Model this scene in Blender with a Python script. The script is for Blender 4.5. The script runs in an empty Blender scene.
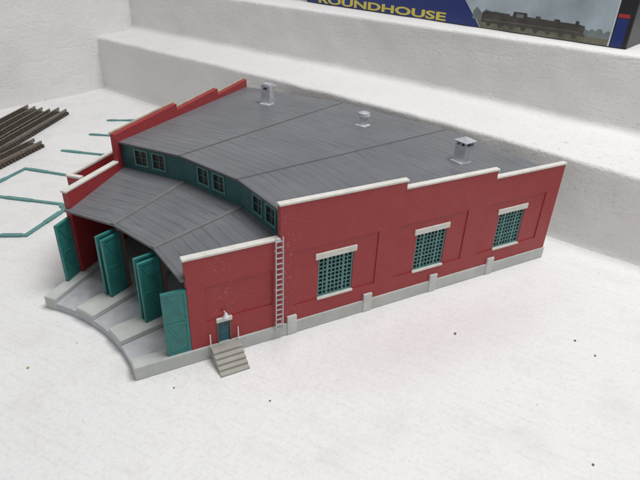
import bpy, bmesh, math, random
from mathutils import Vector, Matrix, noise
random.seed(7)
S = 0.006                      # one modelling unit = 6 mm (an N scale kit building)
C = bpy.context.scene.collection
scn = bpy.context.scene

# ------------------------------------------------------------------ camera, light, exposure
cd = bpy.data.cameras.new('camera'); cam = bpy.data.objects.new('camera', cd); C.objects.link(cam)
CR = Vector((0.88284581, -0.4681082, 0.0381835)); CU = Vector((0.20413089, 0.45566272, 0.86643065)); CF = Vector((0.42298209, 0.75713024, -0.49783527))
M4 = Matrix((CR, CU, -CF)).transposed().to_4x4()
M4.translation = Vector((-6.9616403, -30.78886479, 28.28023666)) * S
cam.matrix_world = M4
cd.sensor_width = 36; cd.lens = 36 * 544.93 / 640
cd.clip_start = 0.005; cd.clip_end = 20
scn.camera = cam

w = bpy.data.worlds.new('World'); scn.world = w; w.use_nodes = True
bg = w.node_tree.nodes['Background']; bg.inputs[0].default_value = (0.95, 0.97, 1.0, 1); bg.inputs[1].default_value = 0.33

def area(name, loc, target, size, power, col):
    l = bpy.data.lights.new(name, 'AREA'); l.shape = 'SQUARE'; l.size = size * S; l.energy = power; l.color = col
    o = bpy.data.objects.new(name, l); C.objects.link(o); o.location = Vector(loc) * S
    o.rotation_euler = (Vector(target) - Vector(loc)).to_track_quat('-Z', 'Y').to_euler()
area('ceiling_lamp', (46, -16, 152), (14, 24, 0), 75, 7.75, (1.0, 0.995, 0.985))

scn.view_settings.view_transform = 'Standard'
scn.view_settings.look = 'None'
scn.view_settings.exposure = 0.0
scn.view_settings.gamma = 1.0

# ------------------------------------------------------------------ materials
def nt(name):
    m = bpy.data.materials.new(name); m.use_nodes = True
    n = m.node_tree.nodes; l = m.node_tree.links
    return m, n, l, n['Principled BSDF']
def coords(n, l, scale=(1, 1, 1), rot=0.0):
    g = n.new('ShaderNodeNewGeometry'); mp = n.new('ShaderNodeMapping')
    mp.inputs['Scale'].default_value = [s / S for s in scale]; mp.inputs['Rotation'].default_value = (0, 0, 0)
    if rot:
        m0 = n.new('ShaderNodeMapping'); m0.inputs['Rotation'].default_value = (0, 0, rot)
        l.new(g.outputs['Position'], m0.inputs['Vector']); l.new(m0.outputs[0], mp.inputs['Vector'])
    else:
        l.new(g.outputs['Position'], mp.inputs['Vector'])
    return mp.outputs[0]
def nz(n, l, vec, scale, detail=4, rough=0.55):
    t = n.new('ShaderNodeTexNoise'); t.inputs['Scale'].default_value = scale; t.inputs['Detail'].default_value = detail; t.inputs['Roughness'].default_value = rough
    l.new(vec, t.inputs['Vector']); return t.outputs[0]
def ramp(n, l, fac, stops):
    r = n.new('ShaderNodeValToRGB'); e = r.color_ramp.elements
    while len(e) < len(stops): e.new(0.5)
    for k, (p, c) in enumerate(stops):
        e[k].position = p; e[k].color = (*c, 1) if len(c) == 3 else c
    l.new(fac, r.inputs[0]); return r.outputs[0]
def mix(n, l, fac, a, b, mode='MIX'):
    m = n.new('ShaderNodeMix'); m.data_type = 'RGBA'; m.blend_type = mode
    for s, v in ((m.inputs[0], fac), (m.inputs[6], a), (m.inputs[7], b)):
        if hasattr(v, 'is_output'): l.new(v, s)
        elif isinstance(v, (int, float)): s.default_value = v
        else: s.default_value = (*v, 1)
    return m.outputs[2]
def math_(n, l, op, a, b=None):
    m = n.new('ShaderNodeMath'); m.operation = op
    for s, v in ((m.inputs[0], a), (m.inputs[1], b)):
        if v is None: continue
        if hasattr(v, 'is_output'): l.new(v, s)
        else: s.default_value = v
    return m.outputs[0]
def bump(n, l, bsdf, h, strength, dist):
    b = n.new('ShaderNodeBump'); b.inputs['Strength'].default_value = strength; b.inputs['Distance'].default_value = dist * S
    l.new(h, b.inputs['Height']); l.new(b.outputs[0], bsdf.inputs['Normal'])

def plastic(name, col, rough=0.5, var=0.12, scale=0.8, bmp=0.15, metal=0.0, dust=0.0):
    m, n, l, b = nt(name)
    v = coords(n, l)
    f = nz(n, l, v, scale, 5)
    f2 = nz(n, l, v, scale * 6, 3)
    lo = [c * (1 - var) for c in col]; hi = [min(1, c * (1 + var)) for c in col]
    c = mix(n, l, ramp(n, l, f, [(0.3, (0, 0, 0)), (0.7, (1, 1, 1))]), lo, hi)
    if dust:
        c = mix(n, l, math_(n, l, 'MULTIPLY', ramp(n, l, nz(n, l, v, 9, 2), [(0.68, (0, 0, 0)), (0.76, (1, 1, 1))]), dust), c, (0.62, 0.6, 0.57))
    l.new(c, b.inputs['Base Color'])
    b.inputs['Metallic'].default_value = metal
    r = n.new('ShaderNodeMapRange'); r.inputs[3].default_value = rough - 0.08; r.inputs[4].default_value = rough + 0.1
    l.new(f2, r.inputs[0]); l.new(r.outputs[0], b.inputs['Roughness'])
    bump(n, l, b, f2, bmp, 0.05)
    return m

def plaster(name, col, ground=False):
    m, n, l, b = nt(name)
    v = coords(n, l)
    big = nz(n, l, v, 0.035, 4); mid = nz(n, l, v, 0.22, 5, 0.6); fine = nz(n, l, v, 1.6, 5, 0.65)
    c = mix(n, l, ramp(n, l, big, [(0.35, (0, 0, 0)), (0.7, (1, 1, 1))]), [x * 0.94 for x in col], col)
    # pinkish grey wear stains
    st = ramp(n, l, mid, [(0.52, (0, 0, 0)), (0.75, (1, 1, 1))])
    c = mix(n, l, math_(n, l, 'MULTIPLY', st, 0.34 if ground else 0.22), c, (0.60, 0.535, 0.52))
    # thin brush / drag marks
    vs = coords(n, l, (0.25, 2.6, 1.0), math.radians(55))
    sk = ramp(n, l, nz(n, l, vs, 1.1, 4, 0.7), [(0.52, (0, 0, 0)), (0.72, (1, 1, 1))])
    c = mix(n, l, math_(n, l, 'MULTIPLY', sk, 0.18 if ground else 0.0), c, (0.50, 0.475, 0.465))
    gr = ramp(n, l, nz(n, l, v, 3.2, 4, 0.7), [(0.5, (0, 0, 0)), (0.74, (1, 1, 1))])
    c = mix(n, l, math_(n, l, 'MULTIPLY', gr, 0.30), c, (0.50, 0.475, 0.455))
    if ground:   # pinkish tint on the floor in front of the long red wall
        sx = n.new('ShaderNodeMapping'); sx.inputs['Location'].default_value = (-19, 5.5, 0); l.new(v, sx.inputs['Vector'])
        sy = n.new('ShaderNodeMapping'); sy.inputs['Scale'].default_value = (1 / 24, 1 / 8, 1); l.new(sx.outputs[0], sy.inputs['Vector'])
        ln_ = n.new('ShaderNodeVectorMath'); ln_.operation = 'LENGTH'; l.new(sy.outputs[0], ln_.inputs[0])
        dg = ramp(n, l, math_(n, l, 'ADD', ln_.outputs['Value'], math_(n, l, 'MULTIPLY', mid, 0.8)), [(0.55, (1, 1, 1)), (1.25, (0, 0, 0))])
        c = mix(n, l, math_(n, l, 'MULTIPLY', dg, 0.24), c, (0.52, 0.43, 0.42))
    # grit specks
    vo = n.new('ShaderNodeTexVoronoi'); vo.inputs['Scale'].default_value = 0.8; vo.inputs['Randomness'].default_value = 1
    wob = n.new('ShaderNodeVectorMath'); wob.operation = 'ADD'
    nv = n.new('ShaderNodeTexNoise'); nv.inputs['Scale'].default_value = 3; l.new(v, nv.inputs['Vector'])
    l.new(v, wob.inputs[0]); l.new(nv.outputs[1], wob.inputs[1]); l.new(wob.outputs[0], vo.inputs['Vector'])
    spot = ramp(n, l, vo.outputs['Distance'], [(0.045, (1, 1, 1)), (0.085, (0, 0, 0))])
    gate = ramp(n, l, nz(n, l, v, 0.3, 3), [(0.52, (0, 0, 0)), (0.62, (1, 1, 1))])
    c = mix(n, l, math_(n, l, 'MULTIPLY', math_(n, l, 'MULTIPLY', spot, gate), 0.6), c, (0.22, 0.18, 0.15))
    l.new(c, b.inputs['Base Color'])
    b.inputs['Roughness'].default_value = 0.62
    h = math_(n, l, 'ADD', math_(n, l, 'MULTIPLY', mid, 1.4), math_(n, l, 'MULTIPLY', fine, 0.5))
    if not ground:
        vh = coords(n, l, (0.5, 0.5, 1.7)); pit = ramp(n, l, nz(n, l, vh, 0.75, 3, 0.6), [(0.30, (0, 0, 0)), (0.46, (1, 1, 1))])
        h = math_(n, l, 'ADD', h, math_(n, l, 'MULTIPLY', pit, 0.30))
        fl_ = ramp(n, l, nz(n, l, coords(n, l, (0.6, 0.6, 1.4)), 1.5, 5, 0.7), [(0.60, (0, 0, 0)), (0.72, (1, 1, 1))])
        h = math_(n, l, 'ADD', h, math_(n, l, 'MULTIPLY', nz(n, l, v, 3.5, 3, 0.6), 0.35))
        # the patch of broken, chipped plaster low on the ledge past the right end of the building
        vm = n.new('ShaderNodeVectorMath'); vm.operation = 'DISTANCE'; l.new(v, vm.inputs[0]); vm.inputs[1].default_value = (41.5, 2.0, 5.0)
        chip = ramp(n, l, math_(n, l, 'DIVIDE', vm.outputs['Value'], 16.0), [(0.35, (1, 1, 1)), (1.0, (0.22, 0.22, 0.22))])
        fl_ = math_(n, l, 'MULTIPLY', fl_, chip)
        h = math_(n, l, 'ADD', h, math_(n, l, 'MULTIPLY', fl_, -1.0))
        g2 = ramp(n, l, nz(n, l, v, 0.05, 3), [(0.45, (0.15, 0.15, 0.15)), (0.62, (1, 1, 1))])
        c2 = mix(n, l, math_(n, l, 'MULTIPLY', math_(n, l, 'MULTIPLY', fl_, g2), 0.7), c, (0.30, 0.27, 0.255)); l.new(c2, b.inputs['Base Color'])
    h = math_(n, l, 'ADD', h, math_(n, l, 'MULTIPLY', sk, -0.10 if ground else 0.0))
    bump(n, l, b, h, 0.42 if ground else 0.26, 0.35 if ground else 0.6)
    return m

def brick(name, rot):
    m, n, l, b = nt(name)
    v = coords(n, l, (1, 1, 1), rot)
    sep = n.new('ShaderNodeSeparateXYZ'); l.new(v, sep.inputs[0])
    cb = n.new('ShaderNodeCombineXYZ'); l.new(sep.outputs[0], cb.inputs[0]); l.new(sep.outputs[2], cb.inputs[1])
    br = n.new('ShaderNodeTexBrick'); br.inputs['Scale'].default_value = 1.0
    br.inputs['Brick Width'].default_value = 0.34; br.inputs['Row Height'].default_value = 0.13; br.inputs['Mortar Size'].default_value = 0.014
    br.inputs['Color1'].default_value = (0.37, 0.030, 0.033, 1); br.inputs['Color2'].default_value = (0.32, 0.025, 0.028, 1); br.inputs['Mortar'].default_value = (0.27, 0.024, 0.027, 1)
    l.new(cb.outputs[0], br.inputs['Vector'])
    big = nz(n, l, v, 0.35, 4)
    c = mix(n, l, ramp(n, l, big, [(0.35, (0, 0, 0)), (0.7, (0.3, 0.3, 0.3))]), br.outputs[0], (0.36, 0.046, 0.05))
    # glue smears and dust
    d = math_(n, l, 'MULTIPLY', ramp(n, l, nz(n, l, v, 4.5, 4, 0.7), [(0.66, (0, 0, 0)), (0.78, (1, 1, 1))]), ramp(n, l, nz(n, l, v, 0.25, 2), [(0.5, (0, 0, 0)), (0.66, (1, 1, 1))]))
    c = mix(n, l, math_(n, l, 'MULTIPLY', d, 0.6), c, (0.5, 0.38, 0.38))
    if rot == 0:   # glue haze round the ladder foot and the small door
        def near(x0, wd_):
            a_ = math_(n, l, 'ABSOLUTE', math_(n, l, 'SUBTRACT', sep.outputs[0], x0))
            return ramp(n, l, math_(n, l, 'DIVIDE', a_, wd_), [(0.2, (1, 1, 1)), (1.0, (0, 0, 0))])
        gt = math_(n, l, 'MAXIMUM', near(7.5, 1.5), near(2.5, 1.2))
        sp_ = ramp(n, l, nz(n, l, v, 3.6, 5, 0.75), [(0.56, (0, 0, 0)), (0.70, (1, 1, 1))])
        c = mix(n, l, math_(n, l, 'MULTIPLY', math_(n, l, 'MULTIPLY', gt, sp_), 0.52), c, (0.55, 0.42, 0.43))
    l.new(c, b.inputs['Base Color'])
    rr = n.new('ShaderNodeMapRange'); rr.inputs[3].default_value = 0.34; rr.inputs[4].default_value = 0.6; l.new(nz(n, l, v, 0.9, 4), rr.inputs[0]); l.new(rr.outputs[0], b.inputs['Roughness'])
    bump(n, l, b, math_(n, l, 'ADD', math_(n, l, 'MULTIPLY', br.outputs['Fac'], -1.0), nz(n, l, v, 5, 2)), 0.25, 0.03)
    return m

def roofing(name):
    m, n, l, b = nt(name)
    uv = n.new('ShaderNodeUVMap'); uv.uv_map = 'UVMap'
    v = coords(n, l)
    mp = n.new('ShaderNodeMapping'); mp.inputs['Scale'].default_value = (0.10, 1.3, 1); l.new(uv.outputs[0], mp.inputs['Vector'])
    st = nz(n, l, mp.outputs[0], 1.6, 5, 0.65)
    f = nz(n, l, v, 0.18, 4)
    c = mix(n, l, ramp(n, l, f, [(0.3, (0, 0, 0)), (0.7, (1, 1, 1))]), (0.138, 0.142, 0.154), (0.172, 0.176, 0.190))
    c = mix(n, l, math_(n, l, 'MULTIPLY', ramp(n, l, st, [(0.5, (0, 0, 0)), (0.72, (1, 1, 1))]), 0.55), c, (0.075, 0.085, 0.108))
    m2 = n.new('ShaderNodeMapping'); m2.inputs['Scale'].default_value = (0.42, 5.0, 1); l.new(uv.outputs[0], m2.inputs['Vector'])
    das = ramp(n, l, nz(n, l, m2.outputs[0], 1.0, 3, 0.6), [(0.56, (0, 0, 0)), (0.66, (1, 1, 1))])
    gat = ramp(n, l, nz(n, l, v, 0.16, 3), [(0.42, (0, 0, 0)), (0.62, (1, 1, 1))])
    c = mix(n, l, math_(n, l, 'MULTIPLY', math_(n, l, 'MULTIPLY', das, gat), 0.6), c, (0.06, 0.07, 0.09))
    wr = ramp(n, l, nz(n, l, v, 0.42, 5, 0.7), [(0.56, (0, 0, 0)), (0.78, (1, 1, 1))])
    c = mix(n, l, math_(n, l, 'MULTIPLY', wr, 0.35), c, (0.20, 0.19, 0.18))
    d = ramp(n, l, nz(n, l, v, 2.2, 3), [(0.72, (0, 0, 0)), (0.80, (1, 1, 1))])
    c = mix(n, l, math_(n, l, 'MULTIPLY', d, 0.5), c, (0.33, 0.34, 0.35))
    sp = n.new('ShaderNodeSeparateXYZ'); l.new(uv.outputs[0], sp.inputs[0])
    fr = math_(n, l, 'FRACT', math_(n, l, 'MULTIPLY', sp.outputs[1], 1 / 0.95))
    gr = ramp(n, l, fr, [(0.0, (0, 0, 0)), (0.06, (1, 1, 1)), (0.94, (1, 1, 1)), (1.0, (0, 0, 0))])
    gi = math_(n, l, 'MULTIPLY', math_(n, l, 'SUBTRACT', 1.0, gr), math_(n, l, 'MULTIPLY', ramp(n, l, nz(n, l, v, 0.5, 3), [(0.35, (0.3, 0.3, 0.3)), (0.65, (1, 1, 1))]), 0.36))
    c = mix(n, l, gi, c, (0.05, 0.055, 0.07))   # dirt lying in the moulded joints
    l.new(c, b.inputs['Base Color'])
    rr = n.new('ShaderNodeMapRange'); rr.inputs[3].default_value = 0.30; rr.inputs[4].default_value = 0.55; l.new(nz(n, l, v, 0.6, 4), rr.inputs[0]); l.new(rr.outputs[0], b.inputs['Roughness'])
    bump(n, l, b, math_(n, l, 'ADD', gr, math_(n, l, 'MULTIPLY', st, 0.4)), 0.5, 0.06)
    return m

RED = brick('red_brick_plastic', 0); REDL = brick('red_brick_plastic_turned', -math.pi / 4)
ROOF = roofing('grey_roof_plastic')
CONC = plastic('grey_concrete_plastic', (0.49, 0.505, 0.48), 0.5, 0.12, 0.5)
FOOT = plastic('pale_footing_plastic', (0.57, 0.575, 0.55), 0.5, 0.1, 1)
LANE = plastic('bluish_grey_apron_plastic', (0.43, 0.445, 0.465), 0.5, 0.16, 0.9)
STAIRM = plastic('olive_grey_stair_plastic', (0.37, 0.36, 0.325), 0.55, 0.1, 1.2)
CAP = plastic('off_white_coping', (0.66, 0.64, 0.59), 0.5, 0.1, 1.5)
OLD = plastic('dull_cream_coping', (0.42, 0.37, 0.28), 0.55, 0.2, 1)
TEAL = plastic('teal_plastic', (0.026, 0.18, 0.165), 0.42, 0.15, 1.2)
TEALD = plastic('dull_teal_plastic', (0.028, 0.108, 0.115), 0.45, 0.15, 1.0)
TEALW = plastic('pale_teal_window_frame', (0.10, 0.235, 0.225), 0.45, 0.1, 1.0)
GLASS = plastic('dark_window_glazing', (0.024, 0.05, 0.05), 0.18, 0.3, 1.5, 0.05)
GLASSB = plastic('brown_window_glazing', (0.06, 0.053, 0.044), 0.2, 0.4, 2.5, 0.05)
SILV = plastic('silver_metal', (0.58, 0.60, 0.64), 0.28, 0.12, 1.5, 0.02, 0.4)
WHITEP = plastic('silver_white_paint_and_glint', (0.78, 0.79, 0.80), 0.35, 0.08, 2, 0.1, 0.2)  # plain colour on lamp and rails; on vent flanges a painted highlight
TAN = plastic('tan_plastic', (0.58, 0.50, 0.42), 0.5, 0.1, 2)
POST = plastic('dull_brown_post', (0.15, 0.11, 0.095), 0.5)
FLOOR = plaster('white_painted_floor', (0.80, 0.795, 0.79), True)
WALLM = plaster('white_limewashed_plaster', (0.74, 0.735, 0.72))
LEDGEM = plaster('white_limewashed_masonry', (0.75, 0.735, 0.725))
DARKIN = plastic('dark_interior', (0.05, 0.05, 0.05), 0.7)
TIE = plastic('dark_brown_tie', (0.06, 0.05, 0.042), 0.6, 0.25, 2)
RAIL = plastic('tarnished_rail', (0.20, 0.17, 0.14), 0.4, 0.25, 2, 0.1, 0.5)
GREENF = plastic('grey_teal_plastic', (0.10, 0.255, 0.245), 0.45, 0.15, 0.6)

# ------------------------------------------------------------------ mesh helpers
WORLD0 = {}
class MB:
    def __init__(s): s.v = []; s.f = []; s.m = []; s.uv = {}
    def face(s, pts, mat=0, uv=None):
        i = len(s.v); s.v += [Vector(p) for p in pts]; s.f.append(list(range(i, i + len(pts)))); s.m.append(mat)
        if uv: s.uv[len(s.f) - 1] = uv
    def hexa(s, b, t, mat=0):
        """prism between bottom ring b and top ring t"""
        n = len(b); i = len(s.v); s.v += [Vector(p) for p in b] + [Vector(p) for p in t]
        s.f.append([i + k for k in range(n)][::-1]); s.f.append([i + n + k for k in range(n)])
        for k in range(n):
            j = (k + 1) % n; s.f.append([i + k, i + j, i + n + j, i + n + k])
        s.m += [mat] * (n + 2)
    def box(s, fr, u0, u1, w0, w1, z0, z1, mat=0):
        s.hexa([fr(u0, w0, z0), fr(u1, w0, z0), fr(u1, w1, z0), fr(u0, w1, z0)], [fr(u0, w0, z1), fr(u1, w0, z1), fr(u1, w1, z1), fr(u0, w1, z1)], mat)
    def bar(s, p, q, wd, ht, mat=0, up=(0, 0, 1)):
        p, q = Vector(p), Vector(q); d = (q - p).normalized(); up = Vector(up)
        sd = d.cross(up); sd = (sd if sd.length > 1e-4 else d.cross(Vector((1, 0, 0)))).normalized(); uu = sd.cross(d)
        a, b = sd * wd / 2, uu * ht / 2
        s.hexa([p - a - b, p + a - b, p + a + b, p - a + b], [q - a - b, q + a - b, q + a + b, q - a + b], mat)
    def cyl(s, p, q, r, r2=None, n=16, mat=0):
        p, q = Vector(p), Vector(q); d = (q - p).normalized(); sd = d.orthogonal().normalized(); uu = d.cross(sd)
        r2 = r if r2 is None else r2
        ring = lambda c, rr: [c + (sd * math.cos(2 * math.pi * k / n) + uu * math.sin(2 * math.pi * k / n)) * rr for k in range(n)]
        s.hexa(ring(p, r), ring(q, r2), mat)
    def build(s, name, mats, parent=None, bevel=0.0, smooth=False, label=None, weld=True):
        me = bpy.data.meshes.new(name)
        lo = Vector((min(p[k] for p in s.v) for k in range(3))); hi = Vector((max(p[k] for p in s.v) for k in range(3)))
        c = (lo + hi) / 2; c.z = lo.z
        bm = bmesh.new(); vs = [bm.verts.new((p - c) * S) for p in s.v]
        uvl = bm.loops.layers.uv.new('UVMap') if s.uv else None
        for k, f in enumerate(s.f):
            fc = bm.faces.new([vs[i] for i in f]); fc.material_index = s.m[k]; fc.smooth = smooth
            if k in s.uv:
                for lp, u in zip(fc.loops, s.uv[k]): lp[uvl].uv = u
        if weld: bmesh.ops.remove_doubles(bm, verts=bm.verts, dist=1e-7)
        bmesh.ops.recalc_face_normals(bm, faces=bm.faces)
        if bevel:
            es = [e for e in bm.edges if len(e.link_faces) == 2 and e.calc_face_angle(0) > 0.5]
            bmesh.ops.bevel(bm, geom=es, offset=bevel * S, segments=1, affect='EDGES', profile=0.5, clamp_overlap=True)
        bm.to_mesh(me); bm.free()
        for m in (mats if isinstance(mats, (list, tuple)) else [mats]): me.materials.append(m)
        o = bpy.data.objects.new(name, me); C.objects.link(o)
        WORLD0[o.name] = c
        if parent: o.parent = parent; o.location = (c - WORLD0[parent.name]) * S
        else: o.location = c * S
        if label: o['label'] = label
        return o
def thing(name, loc, label, cat, group=None):
    o = bpy.data.objects.new(name, None); C.objects.link(o); o.empty_display_size = 0.01
    WORLD0[o.name] = Vector(loc); o.location = Vector(loc) * S
    return tag(o, label, cat, group)
def tag(o, label, cat, group=None):
    o['label'] = label; o['category'] = cat
    if group: o['group'] = group
    return o

# ------------------------------------------------------------------ layout constants
R = 20.358; L = 36.0; A = math.pi / 4; P = 4.165; HB = 1.166; LZ = 0.70
H1, H2, H3, H4 = 8.954, 11.649, 10.996, 10.244
XC, X1, X2 = 7.02, 17.81, 27.42
XE, ZE, XF, ZF = 7.45, 10.68, -0.30, 7.30
XK, ZK = 7.75, 8.15            # clerestory wall radius / low roof at it
ZR = 9.08                      # roof at the rear
def pol(a, u, z, off=0.0):     # off > 0 : to the left of the ray (larger angle)
    c, s = math.cos(a), math.sin(a)
    return Vector((-R + (R + u) * c - off * s, (R + u) * s + off * c, z))
right = lambda u, w_, z: pol(0, u, z, w_)
left = lambda u, w_, z: pol(A, u, z, -w_)

# ------------------------------------------------------------------ setting: floor, ledge, wall
g = MB()
N = 24
for i in range(N):
    for j in range(N):
        x0, x1 = -130 + 260 * i / N, -130 + 260 * (i + 1) / N; y0, y1 = -130 + 260 * j / N, -130 + 260 * (j + 1) / N
        g.face([(x0, y0, 0), (x1, y0, 0), (x1, y1, 0), (x0, y1, 0)])
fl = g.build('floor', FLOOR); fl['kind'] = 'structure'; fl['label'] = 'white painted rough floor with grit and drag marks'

c0 = Vector((6.93, 80.61, 0)); dl = Vector((0.39738, -0.91765, 0)); bk = Vector((0.91765, 0.39738, 0))
def interp(x, t):
    for (a, b), (c, d) in zip(t, t[1:]):
        if x <= c: return b + (d - b) * max(0, (x - a)) / (c - a)
    return t[-1][1]
top1 = lambda s: interp(s, [(-10, 9.3), (0, 9.35), (40, 9.65), (64, 9.6), (80, 9.15), (95, 8.7), (130, 8.3)])
dep1 = lambda s: interp(s, [(-10, 9.2), (-3, 9.4), (40, 10.7), (65, 11.5), (88, 12.4), (130, 13)])
def nd(p, amp, sc, seed=0):
    return noise.noise(Vector((p[0] * sc + seed, p[1] * sc, p[2] * sc))) * amp
ld = MB()
ss = [-10 + 0.55 * k for k in range(int(150 / 0.55))]
def profile(s):
    t1, d1 = top1(s), dep1(s); pr = []
    def seg(a, b, n, last=False):
        for k in range(n): pr.append((a[0] + (b[0] - a[0]) * k / n, a[1] + (b[1] - a[1]) * k / n))
    r = 0.5
    def arc(cx, cz, a0, a1, rr, n=5):
        for k in range(n + 1):
            a = a0 + (a1 - a0) * k / n; pr.append((cx + rr * math.cos(a), cz + rr * math.sin(a)))
    pr.append((-0.5, -0.4)); pr.append((-0.25, 0.12))
    seg((0, 0.5), (0, t1 - r), 14); arc(r, t1 - r, math.pi, math.pi / 2, r)
    seg((r, t1), (d1 - 0.5, t1 + 0.15), 14); pr.append((d1 - 0.1, t1 + 0.5))
    T2 = 17.6
    seg((d1, t1 + 0.9), (d1, T2 - r), 13); arc(d1 + r, T2 - r, math.pi, math.pi / 2, r)
    seg((d1 + r, T2), (d1 + 40, T2), 20); pr.append((d1 + 40, T2))
    return pr
grid = []
for s in ss:
    row = []
    for (t, z) in profile(s):
        q = c0 + dl * s + bk * t + Vector((0, 0, z))
        d = nd(q, 0.26, 0.11) + nd(q, 0.12, 0.35, 9) + nd(q, 0.025, 0.9, 3)
        z2 = z + (nd(q, 0.12, 0.2, 5) + nd(q, 0.02, 0.7, 2) if 1.0 < z < 17.0 else nd(q, 0.05, 0.3, 5))
        if z < 1: d *= 0.6
        row.append(c0 + dl * s + bk * (t + d) + Vector((0, 0, z2)))
    grid.append(row)
for a, b in zip(grid, grid[1:]):
    for k in range(len(a) - 1): ld.face([a[k], b[k], b[k + 1], a[k + 1]])
o = ld.build('stepped_ledge', LEDGEM, smooth=True); tag(o, 'whitewashed rough masonry ledge rising in two steps behind the model building', 'ledge')

wl = MB()
path = []
for (s, t) in [(2.0, -75), (1.1, -45), (0.75, -30), (0.5, -19.5), (0.35, -12), (0.15, -5), (-0.3, 0), (-1.2, 3.6), (-2.9, 9.4), (-4.5, 14), (-8, 24), (-14, 40)]: path.append(c0 + dl * s + bk * t)
dense = []
for a, b in zip(path, path[1:]):
    n = max(2, int((b - a).length / 1.2))
    for k in range(n): dense.append(a.lerp(b, k / n))
dense.append(path[-1])
wg = []
for q in dense:
    row = []
    for k in range(46):
        p = q + Vector((0, 0, -0.3 + k * 0.9)); d = nd(p, 0.35, 0.06) + nd(p, 0.14, 0.3, 4)
        row.append(p - dl * d)
    back = [p - dl * 6 for p in (row[-1], row[0])]
    wg.append(row + back)
for a, b in zip(wg, wg[1:]):
    for k in range(len(a) - 1): wl.face([a[k], b[k], b[k + 1], a[k + 1]])
o = wl.build('wall', WALLM, smooth=True); tag(o, 'white painted plaster wall meeting the stepped ledge at the far left corner', 'wall')

# ------------------------------------------------------------------ roundhouse
RH = thing('roundhouse', pol(A / 2, 14, 0), 'red brick model roundhouse with grey roofs, three open stalls and teal doors', 'model building')

# base: lanes, ridges, plinths
b = MB()
rads = [R - P, R - P + 0.25, R - P + 2, R, R + 6, R + 14, R + 24, R + 34]
NA = 40
rows = []
for r in rads:
    e = math.asin(1.0 / r)
    rows.append([Vector((-R + r * math.cos(e + (A - 2 * e) * k / NA), r * math.sin(e + (A - 2 * e) * k / NA), LZ)) for k in range(NA + 1)])
for a, c in zip(rows, rows[1:]):
    for k in range(NA): b.face([a[k], c[k], c[k + 1], a[k + 1]])
for k in range(NA):
    p, q = rows[0][k], rows[0][k + 1]
    b.face([p, q, Vector((q.x, q.y, 0)), Vector((p.x, p.y, 0))])
b.build('apron_floor', LANE, RH)
def ridge(a, o0, o1, z0, z1, u1):
    pts = []
    for k in range(7):
        o_ = o0 + (o1 - o0) * k / 6; rr = math.sqrt((R - P) ** 2 - o_ ** 2) - R
        pts.append((rr - 0.02, o_))
    ring = pts + [(u1, o1), (u1, o0)]
    m = MB(); m.hexa([pol(a, u, z0, o_) for u, o_ in ring], [pol(a, u, z1, o_) for u, o_ in ring])
    return m
ridge(0, -0.13, 1.0, 0, HB, L + 0.1).build('plinth', CONC, RH, bevel=0.05)
ridge(A, -1.0, 0.13, 0, HB, L + 0.1).build('plinth', CONC, RH, bevel=0.05)
for k in (1, 2): ridge(A * k / 3, -1.0, 1.0, LZ + 0.004, HB, L - 2).build('dividing_kerb', CONC, RH, bevel=0.05)
for u0 in (7.55, 14.6, 21.55, 28.35):
    m = MB(); m.box(right, u0, u0 + 0.82, -0.2, 0.05, 0.02, 1.78); m.build('footing_block', FOOT, RH, bevel=0.03)
    m = MB(); m.box(left, u0, u0 + 0.82, -0.2, 0.05, 0.02, 1.78); m.build('footing_block', FOOT, RH, bevel=0.03)

# relief walls
def relief(fr, xs, zs, depth, thick):
    m = MB(); nx, nz_ = len(xs) - 1, len(zs) - 1
    D = [[depth((xs[i] + xs[i + 1]) / 2, (zs[j] + zs[j + 1]) / 2) for j in range(nz_)] for i in range(nx)]
    g_ = lambda i, j: D[i][j] if 0 <= i < nx and 0 <= j < nz_ else 'out'
    val = lambda d: thick if d in ('hole', 'out') else d
    for i in range(nx):
        for j in range(nz_):
            d = D[i][j]; x0, x1, z0, z1 = xs[i], xs[i + 1], zs[j], zs[j + 1]
            if d not in ('hole', 'out'):
                m.face([fr(x0, d, z0), fr(x1, d, z0), fr(x1, d, z1), fr(x0, d, z1)])
                m.face([fr(x0, thick, z0), fr(x0, thick, z1), fr(x1, thick, z1), fr(x1, thick, z0)])
    for i in range(nx + 1):
        for j in range(nz_):
            a, c = val(g_(i - 1, j)), val(g_(i, j))
            if a != c: m.face([fr(xs[i], a, zs[j]), fr(xs[i], c, zs[j]), fr(xs[i], c, zs[j + 1]), fr(xs[i], a, zs[j + 1])])
    for i in range(nx):
        for j in range(nz_ + 1):
            a, c = val(g_(i, j - 1)), val(g_(i, j))
            if a != c: m.face([fr(xs[i], a, zs[j]), fr(xs[i + 1], a, zs[j]), fr(xs[i + 1], c, zs[j]), fr(xs[i], c, zs[j])])
    return m
PAN = [(8.05, 15.6), (17.45, 24.85), (26.75, 34.35)]
WIN = [(10.25, 13.4), (19.55, 22.75), (28.85, 32.0)]
WZ0, WZ1 = 2.72, 6.33
CH = 0.19
def top_at(x): return (H1 if x < XC else H2 if x < X1 else H3 if x < X2 else H4) - CH
def wall_depth(x, z, door=True):
    if z > top_at(x): return 'out'
    for a, c in WIN:
        if a < x < c and WZ0 < z < WZ1: return 'hole'
    if door and 2.02 < x < 2.9 and z < 3.08: return 'hole'
    for a, c in PAN:
        if a < x < c and 2.62 < z < 7.58: return 0.075
    if 1.2 < x < 6.38 and 3.32 < z < 6.4: return 0.065
    return 0.0
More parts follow.
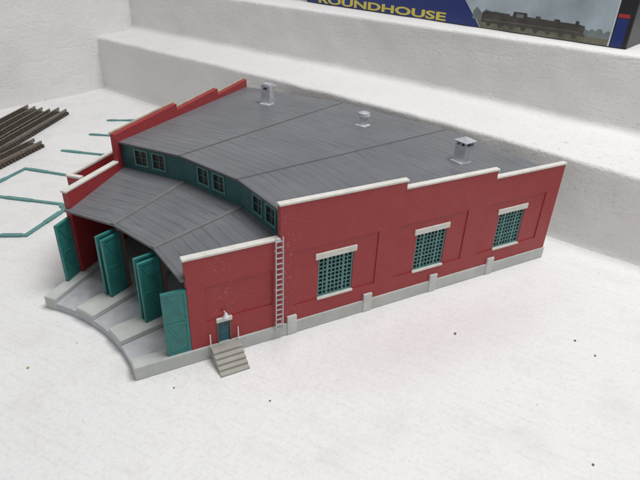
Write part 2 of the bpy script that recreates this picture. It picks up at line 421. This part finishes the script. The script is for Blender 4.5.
def side_wall(fr, mat, door):
    xs = sorted({0.0, 1.2, 2.02, 2.9, 6.38, XC, X1, X2, L} | {v for t in PAN + WIN for v in t})
    zs = sorted({HB + 0.002, WZ0, WZ1, 2.62, 7.58, 3.08, 3.32, 6.4, H1 - CH, H2 - CH, H3 - CH, H4 - CH})
    sw = relief(fr, xs, zs, lambda x, z: wall_depth(x, z, door), 0.5).build('side_wall', mat, RH)
    m = MB()
    ti = 0.46 if door else 0.10
    m.box(fr, -0.12, XC - 0.003, -0.07, 0.5, H1 - CH, H1)
    if not door: m.build('coping', CAP, sw, bevel=0.03); m = MB()
    m.box(fr, XC - 0.1, X1 + 0.12, -0.07, ti, H2 - CH, H2)
    m.box(fr, X1 - 0.02, X2 + 0.12, -0.065, ti - .005, H3 - CH, H3)
    m.box(fr, X2 - 0.02, L + 0.12, -0.07, ti, H4 - CH, H4)
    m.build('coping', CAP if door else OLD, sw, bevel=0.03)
    return sw
SW = side_wall(right, RED, True)
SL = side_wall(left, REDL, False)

def grid_window(fr, x0, x1, z0, z1):
    m = MB()
    m.box(fr, x0, x1, 0.14, 0.30, z0, z0 + 0.13); m.box(fr, x0, x1, 0.14, 0.30, z1 - 0.10, z1)
    m.box(fr, x0, x0 + 0.13, 0.142, 0.298, z0 + 0.13, z1 - 0.10); m.box(fr, x1 - 0.13, x1, 0.142, 0.298, z0 + 0.13, z1 - 0.10)
    nc, nr = 8, 9; W_ = x1 - x0 - 0.26; H_ = z1 - z0 - 0.23
    for k in range(1, nc):
        wd = 0.18 if k in (2, 6) else 0.09
        x = x0 + 0.13 + W_ * k / nc; m.box(fr, x - wd / 2, x + wd / 2, 0.165, 0.28, z0 + 0.13, z1 - 0.10)
    for k in range(1, nr):
        z = z0 + 0.13 + H_ * k / nr; wd = 0.125 if k % 3 == 0 else 0.088
        m.box(fr, x0 + 0.13, x1 - 0.13, 0.18, 0.27, z - wd / 2, z + wd / 2)
    wn = m.build('window', TEALW, RH)
    m = MB(); m.box(fr, x0 + 0.02, x1 - 0.02, 0.33, 0.37, z0 + 0.02, z1 - 0.02); m.build('pane', GLASS, wn)
    m = MB(); m.box(fr, x0 - 0.3, x1 + 0.22, -0.05, 0.2, z1 - 0.02, z1 + 0.5); m.build('lintel', CAP, wn, bevel=0.03)
    m = MB(); m.box(fr, x0 - 0.06, x1 + 0.06, -0.08, 0.16, z0 - 0.19, z0 + 0.01); m.build('sill', CAP, wn, bevel=0.03)
for fr in (right, left):
    for a, c in WIN: grid_window(fr, a, c, WZ0, WZ1)

# rear wall and plinth, three facets
for k in range(3):
    p, q = pol(A * k / 3, L - 0.5, 0), pol(A * (k + 1) / 3, L - 0.5, 0)
    ud = (q - p).normalized(); wd = Vector((ud.y, -ud.x, 0)); ln = (q - p).length
    fr = lambda u, w_, z: p + ud * u + wd * w_ + Vector((0, 0, z))
    m = MB(); m.box(fr, 0.26 if k == 0 else 0.0, ln - (0.26 if k == 2 else 0.0), 0.0, 0.45, 0.02, ZR - 0.3); m.build('rear_wall', CONC, RH)

# clerestory facets with two windows each
for k in range(3):
    p, q = pol(A * k / 3, XK, 0), pol(A * (k + 1) / 3, XK, 0)
    ud = (q - p).normalized(); wd = Vector((ud.y, -ud.x, 0)); ln = (q - p).length
    fr = lambda u, w_, z, p=p, ud=ud, wd=wd: p + ud * u + wd * w_ + Vector((0, 0, z))
    op = [(ln * 0.275, ln * 0.275 + 1.25), (ln * 0.545, ln * 0.545 + 1.25)]
    z0, z1 = 8.78, 10.12
    xs = sorted({0.0 if k else 0.3, ln - (0.3 if k == 2 else 0.0)} | {v for t in op for v in t})
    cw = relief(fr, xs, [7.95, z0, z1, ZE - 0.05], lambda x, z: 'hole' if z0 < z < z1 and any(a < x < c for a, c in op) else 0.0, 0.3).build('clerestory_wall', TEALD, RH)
    for a, c in op:
        m = MB(); t = 0.15
        m.box(fr, a - t, c + t, -0.07, 0.1, z1, z1 + t); m.box(fr, a - t, c + t, -0.07, 0.1, z0 - t, z0)
        m.box(fr, a - t, a, -0.068, 0.098, z0, z1); m.box(fr, c, c + t, -0.068, 0.098, z0, z1)
        m.box(fr, (a + c) / 2 - 0.022, (a + c) / 2 + 0.022, 0.03, 0.12, z0, z1); m.box(fr, a, c, 0.035, 0.115, (z0 + z1) / 2 - 0.022, (z0 + z1) / 2 + 0.022)
        m.box(fr, a, c, 0.16, 0.2, z0, z1, 1)
        m.build('clerestory_window', [TEALW, GLASSB], cw)

# roofs
def roof(name, u0, z0, u1, z1, off, th, fascia_mat=None):
    m = MB()
    for k in range(3):
        a0, a1 = A * k / 3, A * (k + 1) / 3
        o0 = off if k == 0 else 0; o1 = -off if k == 2 else 0
        t = [pol(a0, u0, z0, o0), pol(a0, u1, z1, o0), pol(a1, u1, z1, o1), pol(a1, u0, z0, o1)]
        bt = [p - Vector((0, 0, th)) for p in t]
        half = [(t[0] - t[3]).length / 2, (t[1] - t[2]).length / 2]
        m.face(t, 0, [(-half[0] + 7 * k, u0), (-half[1] + 7 * k, u1), (half[1] + 7 * k, u1), (half[0] + 7 * k, u0)])
        m.face(bt[::-1], 1)
        m.face([t[0], t[3], bt[3], bt[0]], 1); m.face([t[1], bt[1], bt[2], t[2]], 1)
        if k == 0: m.face([t[0], bt[0], bt[1], t[1]], 1)
        if k == 2: m.face([t[3], t[2], bt[2], bt[3]], 1)
    return m.build(name, [ROOF, fascia_mat or DARKIN], RH)
SEAM = plastic('roof_batten_plastic', (0.155, 0.157, 0.165), 0.55)
FASC = plastic('grey_fascia_plastic', (0.11, 0.105, 0.11), 0.5)
UR = roof('upper_roof', XE, ZE, L - 0.02, ZR, 0.1, 0.18, FASC)
LR = roof('lower_roof', XF, ZF, XK + 0.1, ZK, 0.1, 0.18, FASC)
def at(u, u0, z0, u1, z1): return z0 + (z1 - z0) * (u - u0) / (u1 - u0)
for k in (1, 2):
    m = MB(); m.hexa([pol(A * k / 3, XE + .01, ZE - .05, -.07), pol(A * k / 3, L - .05, ZR - .05, -.07), pol(A * k / 3, L - .05, ZR - .05, .07), pol(A * k / 3, XE + .01, ZE - .05, .07)],
                     [pol(A * k / 3, XE + .01, ZE + .05, -.05), pol(A * k / 3, L - .05, ZR + .05, -.05), pol(A * k / 3, L - .05, ZR + .05, .05), pol(A * k / 3, XE + .01, ZE + .05, .05)])
    m.build('roof_seam', FASC, UR)
    m = MB(); m.hexa([pol(A * k / 3, XF + .01, ZF - .05, -.24), pol(A * k / 3, XK - .02, ZK - .05, -.24), pol(A * k / 3, XK - .02, ZK - .05, .24), pol(A * k / 3, XF + .01, ZF - .05, .24)],
                     [pol(A * k / 3, XF + .01, ZF + .11, -.2), pol(A * k / 3, XK - .02, ZK + .11, -.2), pol(A * k / 3, XK - .02, ZK + .11, .2), pol(A * k / 3, XF + .01, ZF + .11, .2)])
    m.build('roof_seam', SEAM, LR, bevel=0.03)

# smoke vents on the upper roof
def vent(deg, u, kind):  # flanges whitened and drawn out in front to stand in for reflected light
    a = math.radians(deg); ph = math.radians(15 * int(deg // 15) + 7.5)
    d = (u + R) * math.cos(a - ph) ; zr = at(d / math.cos(math.radians(7.5)) - R, XE, ZE, L, ZR)
    c = pol(a, u, zr); e = Vector((math.cos(ph), math.sin(ph), 0)); s_ = Vector((-e.y, e.x, 0))
    fr = lambda x, y, z: c + e * x + s_ * y + Vector((0, 0, z - 0.0525 * x * 1.0 if z < 0.2 else z))
    m = MB()
    if kind == 'square':
        m.box(fr, -0.9, 0.5, -0.62, 0.62, -0.1, 0.13, 1)
        m.box(fr, -0.55, 0.55, -0.58, 0.58, 0.05, 2.35)
        m.box(fr, -0.45, 0.45, -0.48, 0.48, 2.35, 2.45)
        m.box(fr, -0.58, -0.54, -0.25, 0.25, 1.85, 2.08, 2); m.box(fr, 0.2, 0.8, -0.78, -0.57, 2.1, 2.2)
    elif kind == 'round':
        m.box(fr, -0.85, 0.5, -0.62, 0.62, -0.1, 0.13, 1)
        m.cyl(c, c + Vector((0, 0, 1.1)), 0.46, 0.42, 20); m.cyl(c + Vector((0, 0, .95)), c + Vector((0, 0, 1.1)), 0.5, 0.68, 20)
        m.cyl(c + Vector((0, 0, 1.1)), c + Vector((0, 0, 1.42)), 0.68, 0.62, 20); m.cyl(c + Vector((0, 0, 1.42)), c + Vector((0, 0, 1.56)), 0.62, 0.3, 20)
    else:
        m.box(fr, -0.98, 0.55, -0.66, 0.66, -0.1, 0.13, 1)
        m.box(fr, -0.6, 0.6, -0.62, 0.62, 0.05, 1.7)
        for x in (-0.5, 0.5):
            for y in (-0.52, 0.52, 0.0): m.box(fr, x - 0.09, x + 0.09, y - 0.09, y + 0.09, 1.7, 2.02)
        m.box(fr, -0.38, 0.38, -0.4, 0.4, 1.7, 2.02, 2)
        rg = lambda h, z: [fr(-h, -h, z), fr(h, -h, z), fr(h, h, z), fr(-h, h, z)]
        m.hexa(rg(0.76, 2.02), rg(0.76, 2.1)); m.hexa(rg(0.76, 2.1), rg(0.12, 2.42))
    return m.build('smoke_vent', [SILV, WHITEP, DARKIN], UR, bevel=0.0, label={'square': 'square silver vent without a cap', 'round': 'short round silver vent', 'cap': 'square silver vent under a shallow pyramid cap'}[kind])
vent(37.2, 28.7, 'square'); vent(21.9, 28.9, 'round'); vent(6.5, 28.75, 'cap')

# posts and stall doors at the front
for k in range(4):
    a = A * k / 3; off = 0.28 if k == 0 else -0.28 if k == 3 else 0.0
    m = MB(); m.hexa([pol(a, 0.05, HB, off - .2), pol(a, .45, HB, off - .2), pol(a, .45, HB, off + .2), pol(a, .05, HB, off + .2)],
                     [pol(a, 0.05, 7.0, off - .2), pol(a, .45, 7.0, off - .2), pol(a, .45, 7.0, off + .2), pol(a, .05, 7.0, off + .2)])
    m.build('door_post', POST, RH)
def stall_door(hinge, ang, flip, h=5.35):
    e = Vector((math.cos(ang), math.sin(ang), 0)); s_ = Vector((-e.y, e.x, 0)) * flip
    fr = lambda u, w_, z: hinge + e * u + s_ * w_ + Vector((0, 0, z))
    W_ = 1.72; m = MB(); m.box(fr, 0, W_, -0.09, 0.09, 0, h)
    for sd in (-1, 1):
        w0 = sd * 0.09; w1 = sd * 0.135
        for u0, u1, z0, z1 in ((0, W_, 0, .2), (0, W_, h - .2, h), (0, .2, .2, h - .2), (W_ - .2, W_, .2, h - .2), (.2, W_ - .2, h * .5 - .1, h * .5 + .1)):
            m.box(fr, u0 + .003, u1 - .003, w0, w1, z0 + .003, z1 - .003)
        for za, zb in ((.2, h * .5 - .1), (h * .5 + .1, h - .2)):
            p, q = fr(.2, sd * .108, za), fr(W_ - .2, sd * .108, zb); m.bar(p, q, 0.035, 0.13, 0, s_.cross(q - p))
    return m.build('stall_door', TEAL, RH)
rad = math.radians
stall_door(pol(A, 0.0, HB, -0.1), A + math.pi + rad(3), 1)
for k in (2, 1):
    a = A * k / 3
    stall_door(pol(a, 0.0, HB, 0.36), a + math.pi - rad(2), 1, 5.5)
    stall_door(pol(a, 0.0, HB, -0.12), a + math.pi + rad(2), 1, 5.35)
stall_door(pol(0, -0.02, HB, 0.16), math.pi - rad(1), 1)

# small side door with lintel, lamp, steps, handrails
m = MB(); m.box(right, 2.02, 2.9, 0.1, 0.28, HB, 3.08)
for x0, x1 in ((2.18, 2.41), (2.51, 2.74)):
    m.box(right, x0, x1, 0.085, 0.2, 2.42, 2.72, 1); m.box(right, x0, x1, 0.085, 0.2, 2.80, 3.0, 1)
m.box(right, 2.16, 2.76, 0.08, 0.2, 1.3, 1.7); m.box(right, 2.16, 2.76, 0.08, 0.2, 1.8, 2.25)
DBL = plastic('blue_teal_door', (0.03, 0.13, 0.17), 0.45)
dr = m.build('entrance_door', [DBL, GLASS], RH)
m = MB(); m.box(right, 1.9, 3.1, -0.16, 0.05, 3.06, 3.42); m.build('lintel', CAP, dr, bevel=0.04)
m = MB(); m.box(right, 1.92, 2.02, -0.06, 0.05, HB, 3.06); m.box(right, 2.9, 3.0, -0.06, 0.05, HB, 3.06); m.build('door_frame', POST, dr)
m = MB(); q = right(2.55, 0, 3.78); m.cyl(q + Vector((0, .02, .1)), q + Vector((0, -.42, .2)), .05, n=8); m.cyl(q + Vector((0, -.4, -.12)), q + Vector((0, -.4, .22)), .24, .08, 14)
m.build('wall_lamp', WHITEP, RH)
m = MB()
SX0, SX1 = 1.3, 3.5
prof = [(0.0 - .135, 0.0), (-0.135, 1.12), (-0.95, 1.12), (-0.95, .88), (-1.32, .88), (-1.32, .64), (-1.7, .64), (-1.7, .4), (-2.05, .4), (-2.05, .17), (-2.42, .17), (-2.42, 0)]
m.hexa([Vector((SX0, y, z)) for y, z in prof], [Vector((SX1, y, z)) for y, z in prof])
stp = m.build('steps', STAIRM, RH, bevel=0.02)
for x in (1.33, 3.47):
    m = MB(); m.cyl((x, -.22, 1.08), (x, -.22, 2.3), .05, .045, n=8)
    m.build('handrail', WHITEP, stp)

# wall ladder
m = MB()
for x in (6.52, 7.08): m.box(right, x - .04, x + .04, -0.36, -0.27, 0.75, 9.2)
for k in range(18):
    z = 1.05 + k * 0.46; m.box(right, 6.52, 7.08, -0.345, -0.285, z - .05, z + .05)
for z in (1.5, 4.6, 8.0):
    for x in (6.52, 7.08): m.box(right, x - .025, x + .025, -0.28, 0.02, z, z + .05)
m.build('ladder', plastic('grey_metal_paint', (0.5, 0.5, 0.51), 0.4, 0.15, 2, 0.1, 0.2), RH)

# ------------------------------------------------------------------ spare red wall section outside the left wall
m = MB()
m.box(left, 2.75, 9.2, -1.75, -1.45, 0, 8.75); m.box(left, 2.75, 3.05, -1.45, -0.35, 0, 8.75)
t = thing('wall_section', left(5, -1.6, 0), 'spare red wall section with pale coping, standing just outside the left side of the building', 'kit part')
m.build('panel', REDL, t)
m = MB(); m.box(left, 2.68, 9.25, -1.8, -1.42, 8.755, 8.93); m.box(left, 2.68, 3.12, -1.42, -0.32, 8.755, 8.93); m.build('coping', CAP, t)

# ------------------------------------------------------------------ teal strips lying on the floor
def strip(pts, wd=0.54, ht=0.18):
    m = MB()
    for i, (a, c) in enumerate(zip(pts, pts[1:])):
        h = ht + 0.006 * i; a, c = Vector((*a, h / 2)), Vector((*c, h / 2)); d = (c - a).normalized()
        m.bar(a - d * wd * .25, c + d * wd * .25, wd * .76, h)
        n = max(1, int((c - a).length / 6.0))
        for k in range(n):
            p, q = a.lerp(c, (k + .1) / n), a.lerp(c, (k + .52) / n); m.bar(p + Vector((0, 0, .02)), q + Vector((0, 0, .02)), wd, h)
    return m
TS = [('bent_strip', [(-22, 43.2), (-11.9, 35.9), (-5.9, 31.2), (-5.75, 29.6), (-9.8, 25.1), (-14, 26.9), (-22, 30.4)], 'bent teal plastic frame on the floor whose corner reaches the front left of the building', 'frame'),
      ('bent_strip', [(-18, 34.0), (-8.9, 43.7), (-4.3, 39.4), (1.5, 33.8)], 'teal plastic strip with a single bend lying on the floor nearer the tracks', 'frame'),
      ('straight_strip', [(-4.0, 48.7), (0.2, 45.4), (5.0, 41.6)], 'straight teal strip on the floor, its two thick pieces seen beside the left wall', 'strip'),
      ('straight_strip', [(0.4, 54.2), (2.8, 52.7), (8.0, 49.3)], 'straight teal strip on the floor pointing at the roof corner of the building', 'strip'),
      ('straight_strip', [(3.9, 60.1), (6.2, 59.2), (11.5, 57.0)], 'short teal strip on the floor closest to the stepped ledge', 'strip')]
for nm, pts, lab, cat in TS:
    cat = 'strip'
    o = strip(pts).build(nm, GREENF); tag(o, lab, cat, 'teal plastic pieces on the floor')

# ------------------------------------------------------------------ lengths of track
def track(loc, deg, ln):
    t = thing('track_section', loc, '', 'track', 'loose lengths of model track on the floor')
    d = Vector((math.cos(math.radians(deg)), math.sin(math.radians(deg)), 0)); s_ = Vector((-d.y, d.x, 0)); o_ = Vector(loc)
    fr = lambda u, w_, z: o_ + d * u + s_ * w_ + Vector((0, 0, z))
    m = MB()
    for k in range(int(ln / 0.62)):
        m.box(fr, k * 0.62, k * 0.62 + 0.42, -1.12, 1.12, 0, 0.42)
    m.box(fr, 0, ln - 0.3, -.95, -.55, 0.02, 0.3); m.box(fr, 0, ln - 0.3, .55, .95, 0.02, 0.3)
    m.build('tie_strip', TIE, t)
    for w_, off in ((-.76, 0.0), (.76, 0.5)):
        m = MB(); m.box(fr, -0.5 + off, ln, w_ - .07, w_ + .07, .42, .8); m.box(fr, -0.5 + off, ln, w_ - .11, w_ + .11, .79, .92); m.build('rail', RAIL, t)
    return t
for loc, deg, lab in [((-6.6, 69.6, 0), -122.5, 'dark track length lying farthest back, next to the white wall'),
                      ((-4.6, 67.3, 0), -121.5, 'middle dark track length of the three laid close together'),
                      ((-2.2, 66.3, 0), -122.8, 'dark track length on the near side of the three laid close together'),
                      ((-6.9, 51.9, 0), -131.0, 'dark track length lying apart, closest to the teal frames')]:
    track(loc, deg, 32)['label'] = lab

# ------------------------------------------------------------------ kit box on the upper step
pl, pr_ = Vector((36.6, 55.1, 17.45)), Vector((53.75, 9.35, 17.45))
ud = (pr_ - pl).normalized(); wd = Vector((-ud.y, ud.x, 0)); BL = (pr_ - pl).length; BH = 7.5; BD = 24
fb = lambda u, w_, z: pl + ud * u + wd * w_ + Vector((0, 0, z))
INK = plastic('black_card', (0.012, 0.013, 0.016), 0.4, 0.2, 0.5, 0.05)
BLUE = plastic('blue_print', (0.012, 0.028, 0.16), 0.35, 0.1, 0.5, 0.03)
YEL = plastic('yellow_print', (0.62, 0.52, 0.09), 0.4, 0.05, 0.5, 0.03)
SKYP = plastic('pale_sky_print', (0.37, 0.44, 0.48), 0.35, 0.25, 0.22, 0.03)
LAND = plastic('olive_field_print', (0.15, 0.14, 0.095), 0.4, 0.45, 0.5, 0.03)
LOCO = plastic('dark_engine_print', (0.062, 0.056, 0.048), 0.4, 0.35, 0.8, 0.03)
HILL = plastic('hazy_tree_print', (0.165, 0.195, 0.19), 0.4, 0.3, 0.5, 0.03)
WHT = plastic('white_print', (0.6, 0.62, 0.64), 0.4, 0.05, 0.5, 0.03)
REDP = plastic('red_print', (0.4, 0.03, 0.03), 0.4, 0.05, 0.5, 0.03)
bx = thing('kit_box', fb(BL / 2, BD / 2, 0), 'dark blue and black cardboard kit box standing on the upper step', 'box')
m = MB(); m.box(fb, 0, BL, 0, BD, 0, BH); m.build('carton', INK, bx, bevel=0.12)
def flat(pts, d, mat=0, m=None):
    m = m or MB(); m.hexa([fb(u, -d + .008, z) for u, z in pts], [fb(u, -d, z) for u, z in pts], mat); return m
flat([(0.6, .26), (30.7, .26), (26.4, 5.2), (26.4, 6.4), (0.6, 6.4)], .012).build('blue_print', BLUE, bx)
flat([(47.15, .26), (48.35, .26), (48.35, 3.3), (47.15, 3.3)], .012).build('blue_stripe', BLUE, bx)
flat([(47.15, 3.36), (48.35, 3.36), (48.35, 3.75), (47.15, 3.75)], .012).build('red_stripe', REDP, bx)
U0, U1 = 30.8, 47.0; ZT = 5.6
m = flat([(U0, .26), (U1, .26), (U1, ZT), (U0 - 4.3, ZT), (U0 - 4.3, 5.2)], .012, 0)
gp = [(U0 + .1, .27), (U1 - .2, .27), (U1 - .2, 1.2)] + [(U1 - .2 - (U1 - U0) * k / 14, 1.25 + .1 * math.sin(k * 1.7)) for k in range(1, 14)] + [(U0 - .7, 1.3)]
flat(gp, .020, 1, m)
tr = [(U1 - .2, .9)] + [(U1 - .2 - 3.4 * k / 10, 1.75 + .2 * math.sin(k * 2.3) + .12 * math.sin(k * 5.1)) for k in range(11)] + [(U1 - 3.6, .9)]
flat(tr, .026, 3, m)
tl = [(U0 + 2.2, .9)] + [(U0 + 2.2 - 3.4 * k / 8, 2.3 + .25 * math.sin(k * 2.1) + .15 * math.sin(k * 4.7)) for k in range(9)] + [(U0 - 1.2, 1.2)]
flat(tl, .026, 3, m)
a0, a1 = 30.9, 43.8
lo = [(a0, .9), (a1 + .4, .9), (a1 + .1, 1.15), (a1 + .1, 2.0), (a1 - .6, 2.1), (a1 - .65, 2.45), (a1 - 1.0, 2.45), (a1 - 1.05, 2.1), (a1 - 2.8, 2.12), (a1 - 2.9, 2.35), (a1 - 3.5, 2.35), (a1 - 3.6, 2.12), (a1 - 5.2, 2.15), (a1 - 5.3, 2.4), (a1 - 5.8, 2.4), (a1 - 5.9, 2.15), (a1 - 6.9, 2.2), (a1 - 7.0, 2.6), (a1 - 8.7, 2.6), (a1 - 8.8, 2.05), (a1 - 9.1, 2.05), (a1 - 9.2, 2.25), (a0 + .4, 2.3), (a0, 2.1)]
flat(lo, .032, 2, m)
for k in range(8):
    cx = a0 + 1.1 + k * (a1 - a0 - 2.0) / 7; flat([(cx + .36 * math.cos(t_ * math.pi / 6), .86 + .36 * math.sin(t_ * math.pi / 6)) for t_ in range(12)], .038, 2, m)
flat([(a1 - 8.3, 2.0), (a1 - 7.4, 2.0), (a1 - 7.4, 2.4), (a1 - 8.3, 2.4)], .036, 3, m)
flat([(a0 + .3, 1.25), (a1 - .4, 1.25), (a1 - .4, 1.32), (a0 + .3, 1.32)], .036, 1, m)
m.build('printed_picture', [SKYP, LAND, LOCO, HILL], bx)
flat([(U1 - .16, .26), (U1, .26), (U1, ZT), (U1 - .16, ZT)], .030).build('white_border', WHT, bx)
cu = bpy.data.curves.new('lettering', 'FONT'); cu.body = 'ROUNDHOUSE'; cu.size = 1.0; cu.extrude = 0.004; cu.offset = 0.03; cu.resolution_u = 4
to = bpy.data.objects.new('lettering_source', cu); C.objects.link(to)
bpy.context.view_layer.update()
me = bpy.data.meshes.new_from_object(to.evaluated_get(bpy.context.evaluated_depsgraph_get()))
bpy.data.objects.remove(to)
xs_ = [v.co.x for v in me.vertices]; ys_ = [v.co.y for v in me.vertices]; x0, x1, y0, y1 = min(xs_), max(xs_), min(ys_), max(ys_)
TU0, TU1, TZ0, TZ1 = 2.6, 25.7, 0.34, 1.42
lc = fb(TU0, -.02, TZ0)
for v in me.vertices:
    u = TU0 + (v.co.x - x0) / (x1 - x0) * (TU1 - TU0); z = TZ0 + (v.co.y - y0) / (y1 - y0) * (TZ1 - TZ0)
    v.co = (fb(u, -.026 - v.co.z * 2, z) - lc) * S
me.materials.clear(); me.materials.append(YEL); me.name = 'lettering'
lt = bpy.data.objects.new('lettering', me); C.objects.link(lt); lt.parent = bx; lt.location = (lc - WORLD0[bx.name]) * S

# ------------------------------------------------------------------ crumbs of grit on the floor
def crumb(x, y, r, col, lab):
    bm = bmesh.new(); bmesh.ops.create_icosphere(bm, subdivisions=2, radius=r * 0.42 * S)
    for v in bm.verts:
        v.co *= 1 + 0.6 * noise.noise(v.co / S * 2.2 / r + Vector((x, y, 0))); v.co.z *= 0.5
    me = bpy.data.meshes.new('grit_crumb'); bm.to_mesh(me); bm.free(); me.materials.append(col)
    o = bpy.data.objects.new('grit_crumb', me); C.objects.link(o); o.location = Vector((x, y, r * .3)) * S
    tag(o, lab, 'crumb', 'crumbs on the floor')
GRIT = plastic('dark_grit', (0.17, 0.135, 0.115), 0.8, 0.3, 3); OCH = plastic('ochre_grit', (0.45, 0.32, 0.08), 0.7, 0.2, 3)
crumb(-10.8, 4.5, .22, OCH, 'ochre yellow crumb on the white floor left of the apron')
crumb(-1.98, -1.92, .15, GRIT, 'dark crumb on the floor near the front right corner of the base')
crumb(3.56, -5.94, .15, GRIT, 'small dark crumb on the floor in front of the entrance steps')
crumb(19.93, -5.85, .24, GRIT, 'largest dark crumb on the floor in front of the middle grid window')
crumb(28.28, -10.76, .20, GRIT, 'dark crumb at far right, the farther of two lying close together')
crumb(28.23, -12.71, .18, GRIT, 'dark crumb at far right, the nearer of two lying close together')
crumb(19.44, -19.48, .2, GRIT, 'dark crumb in the bottom right corner of the floor')
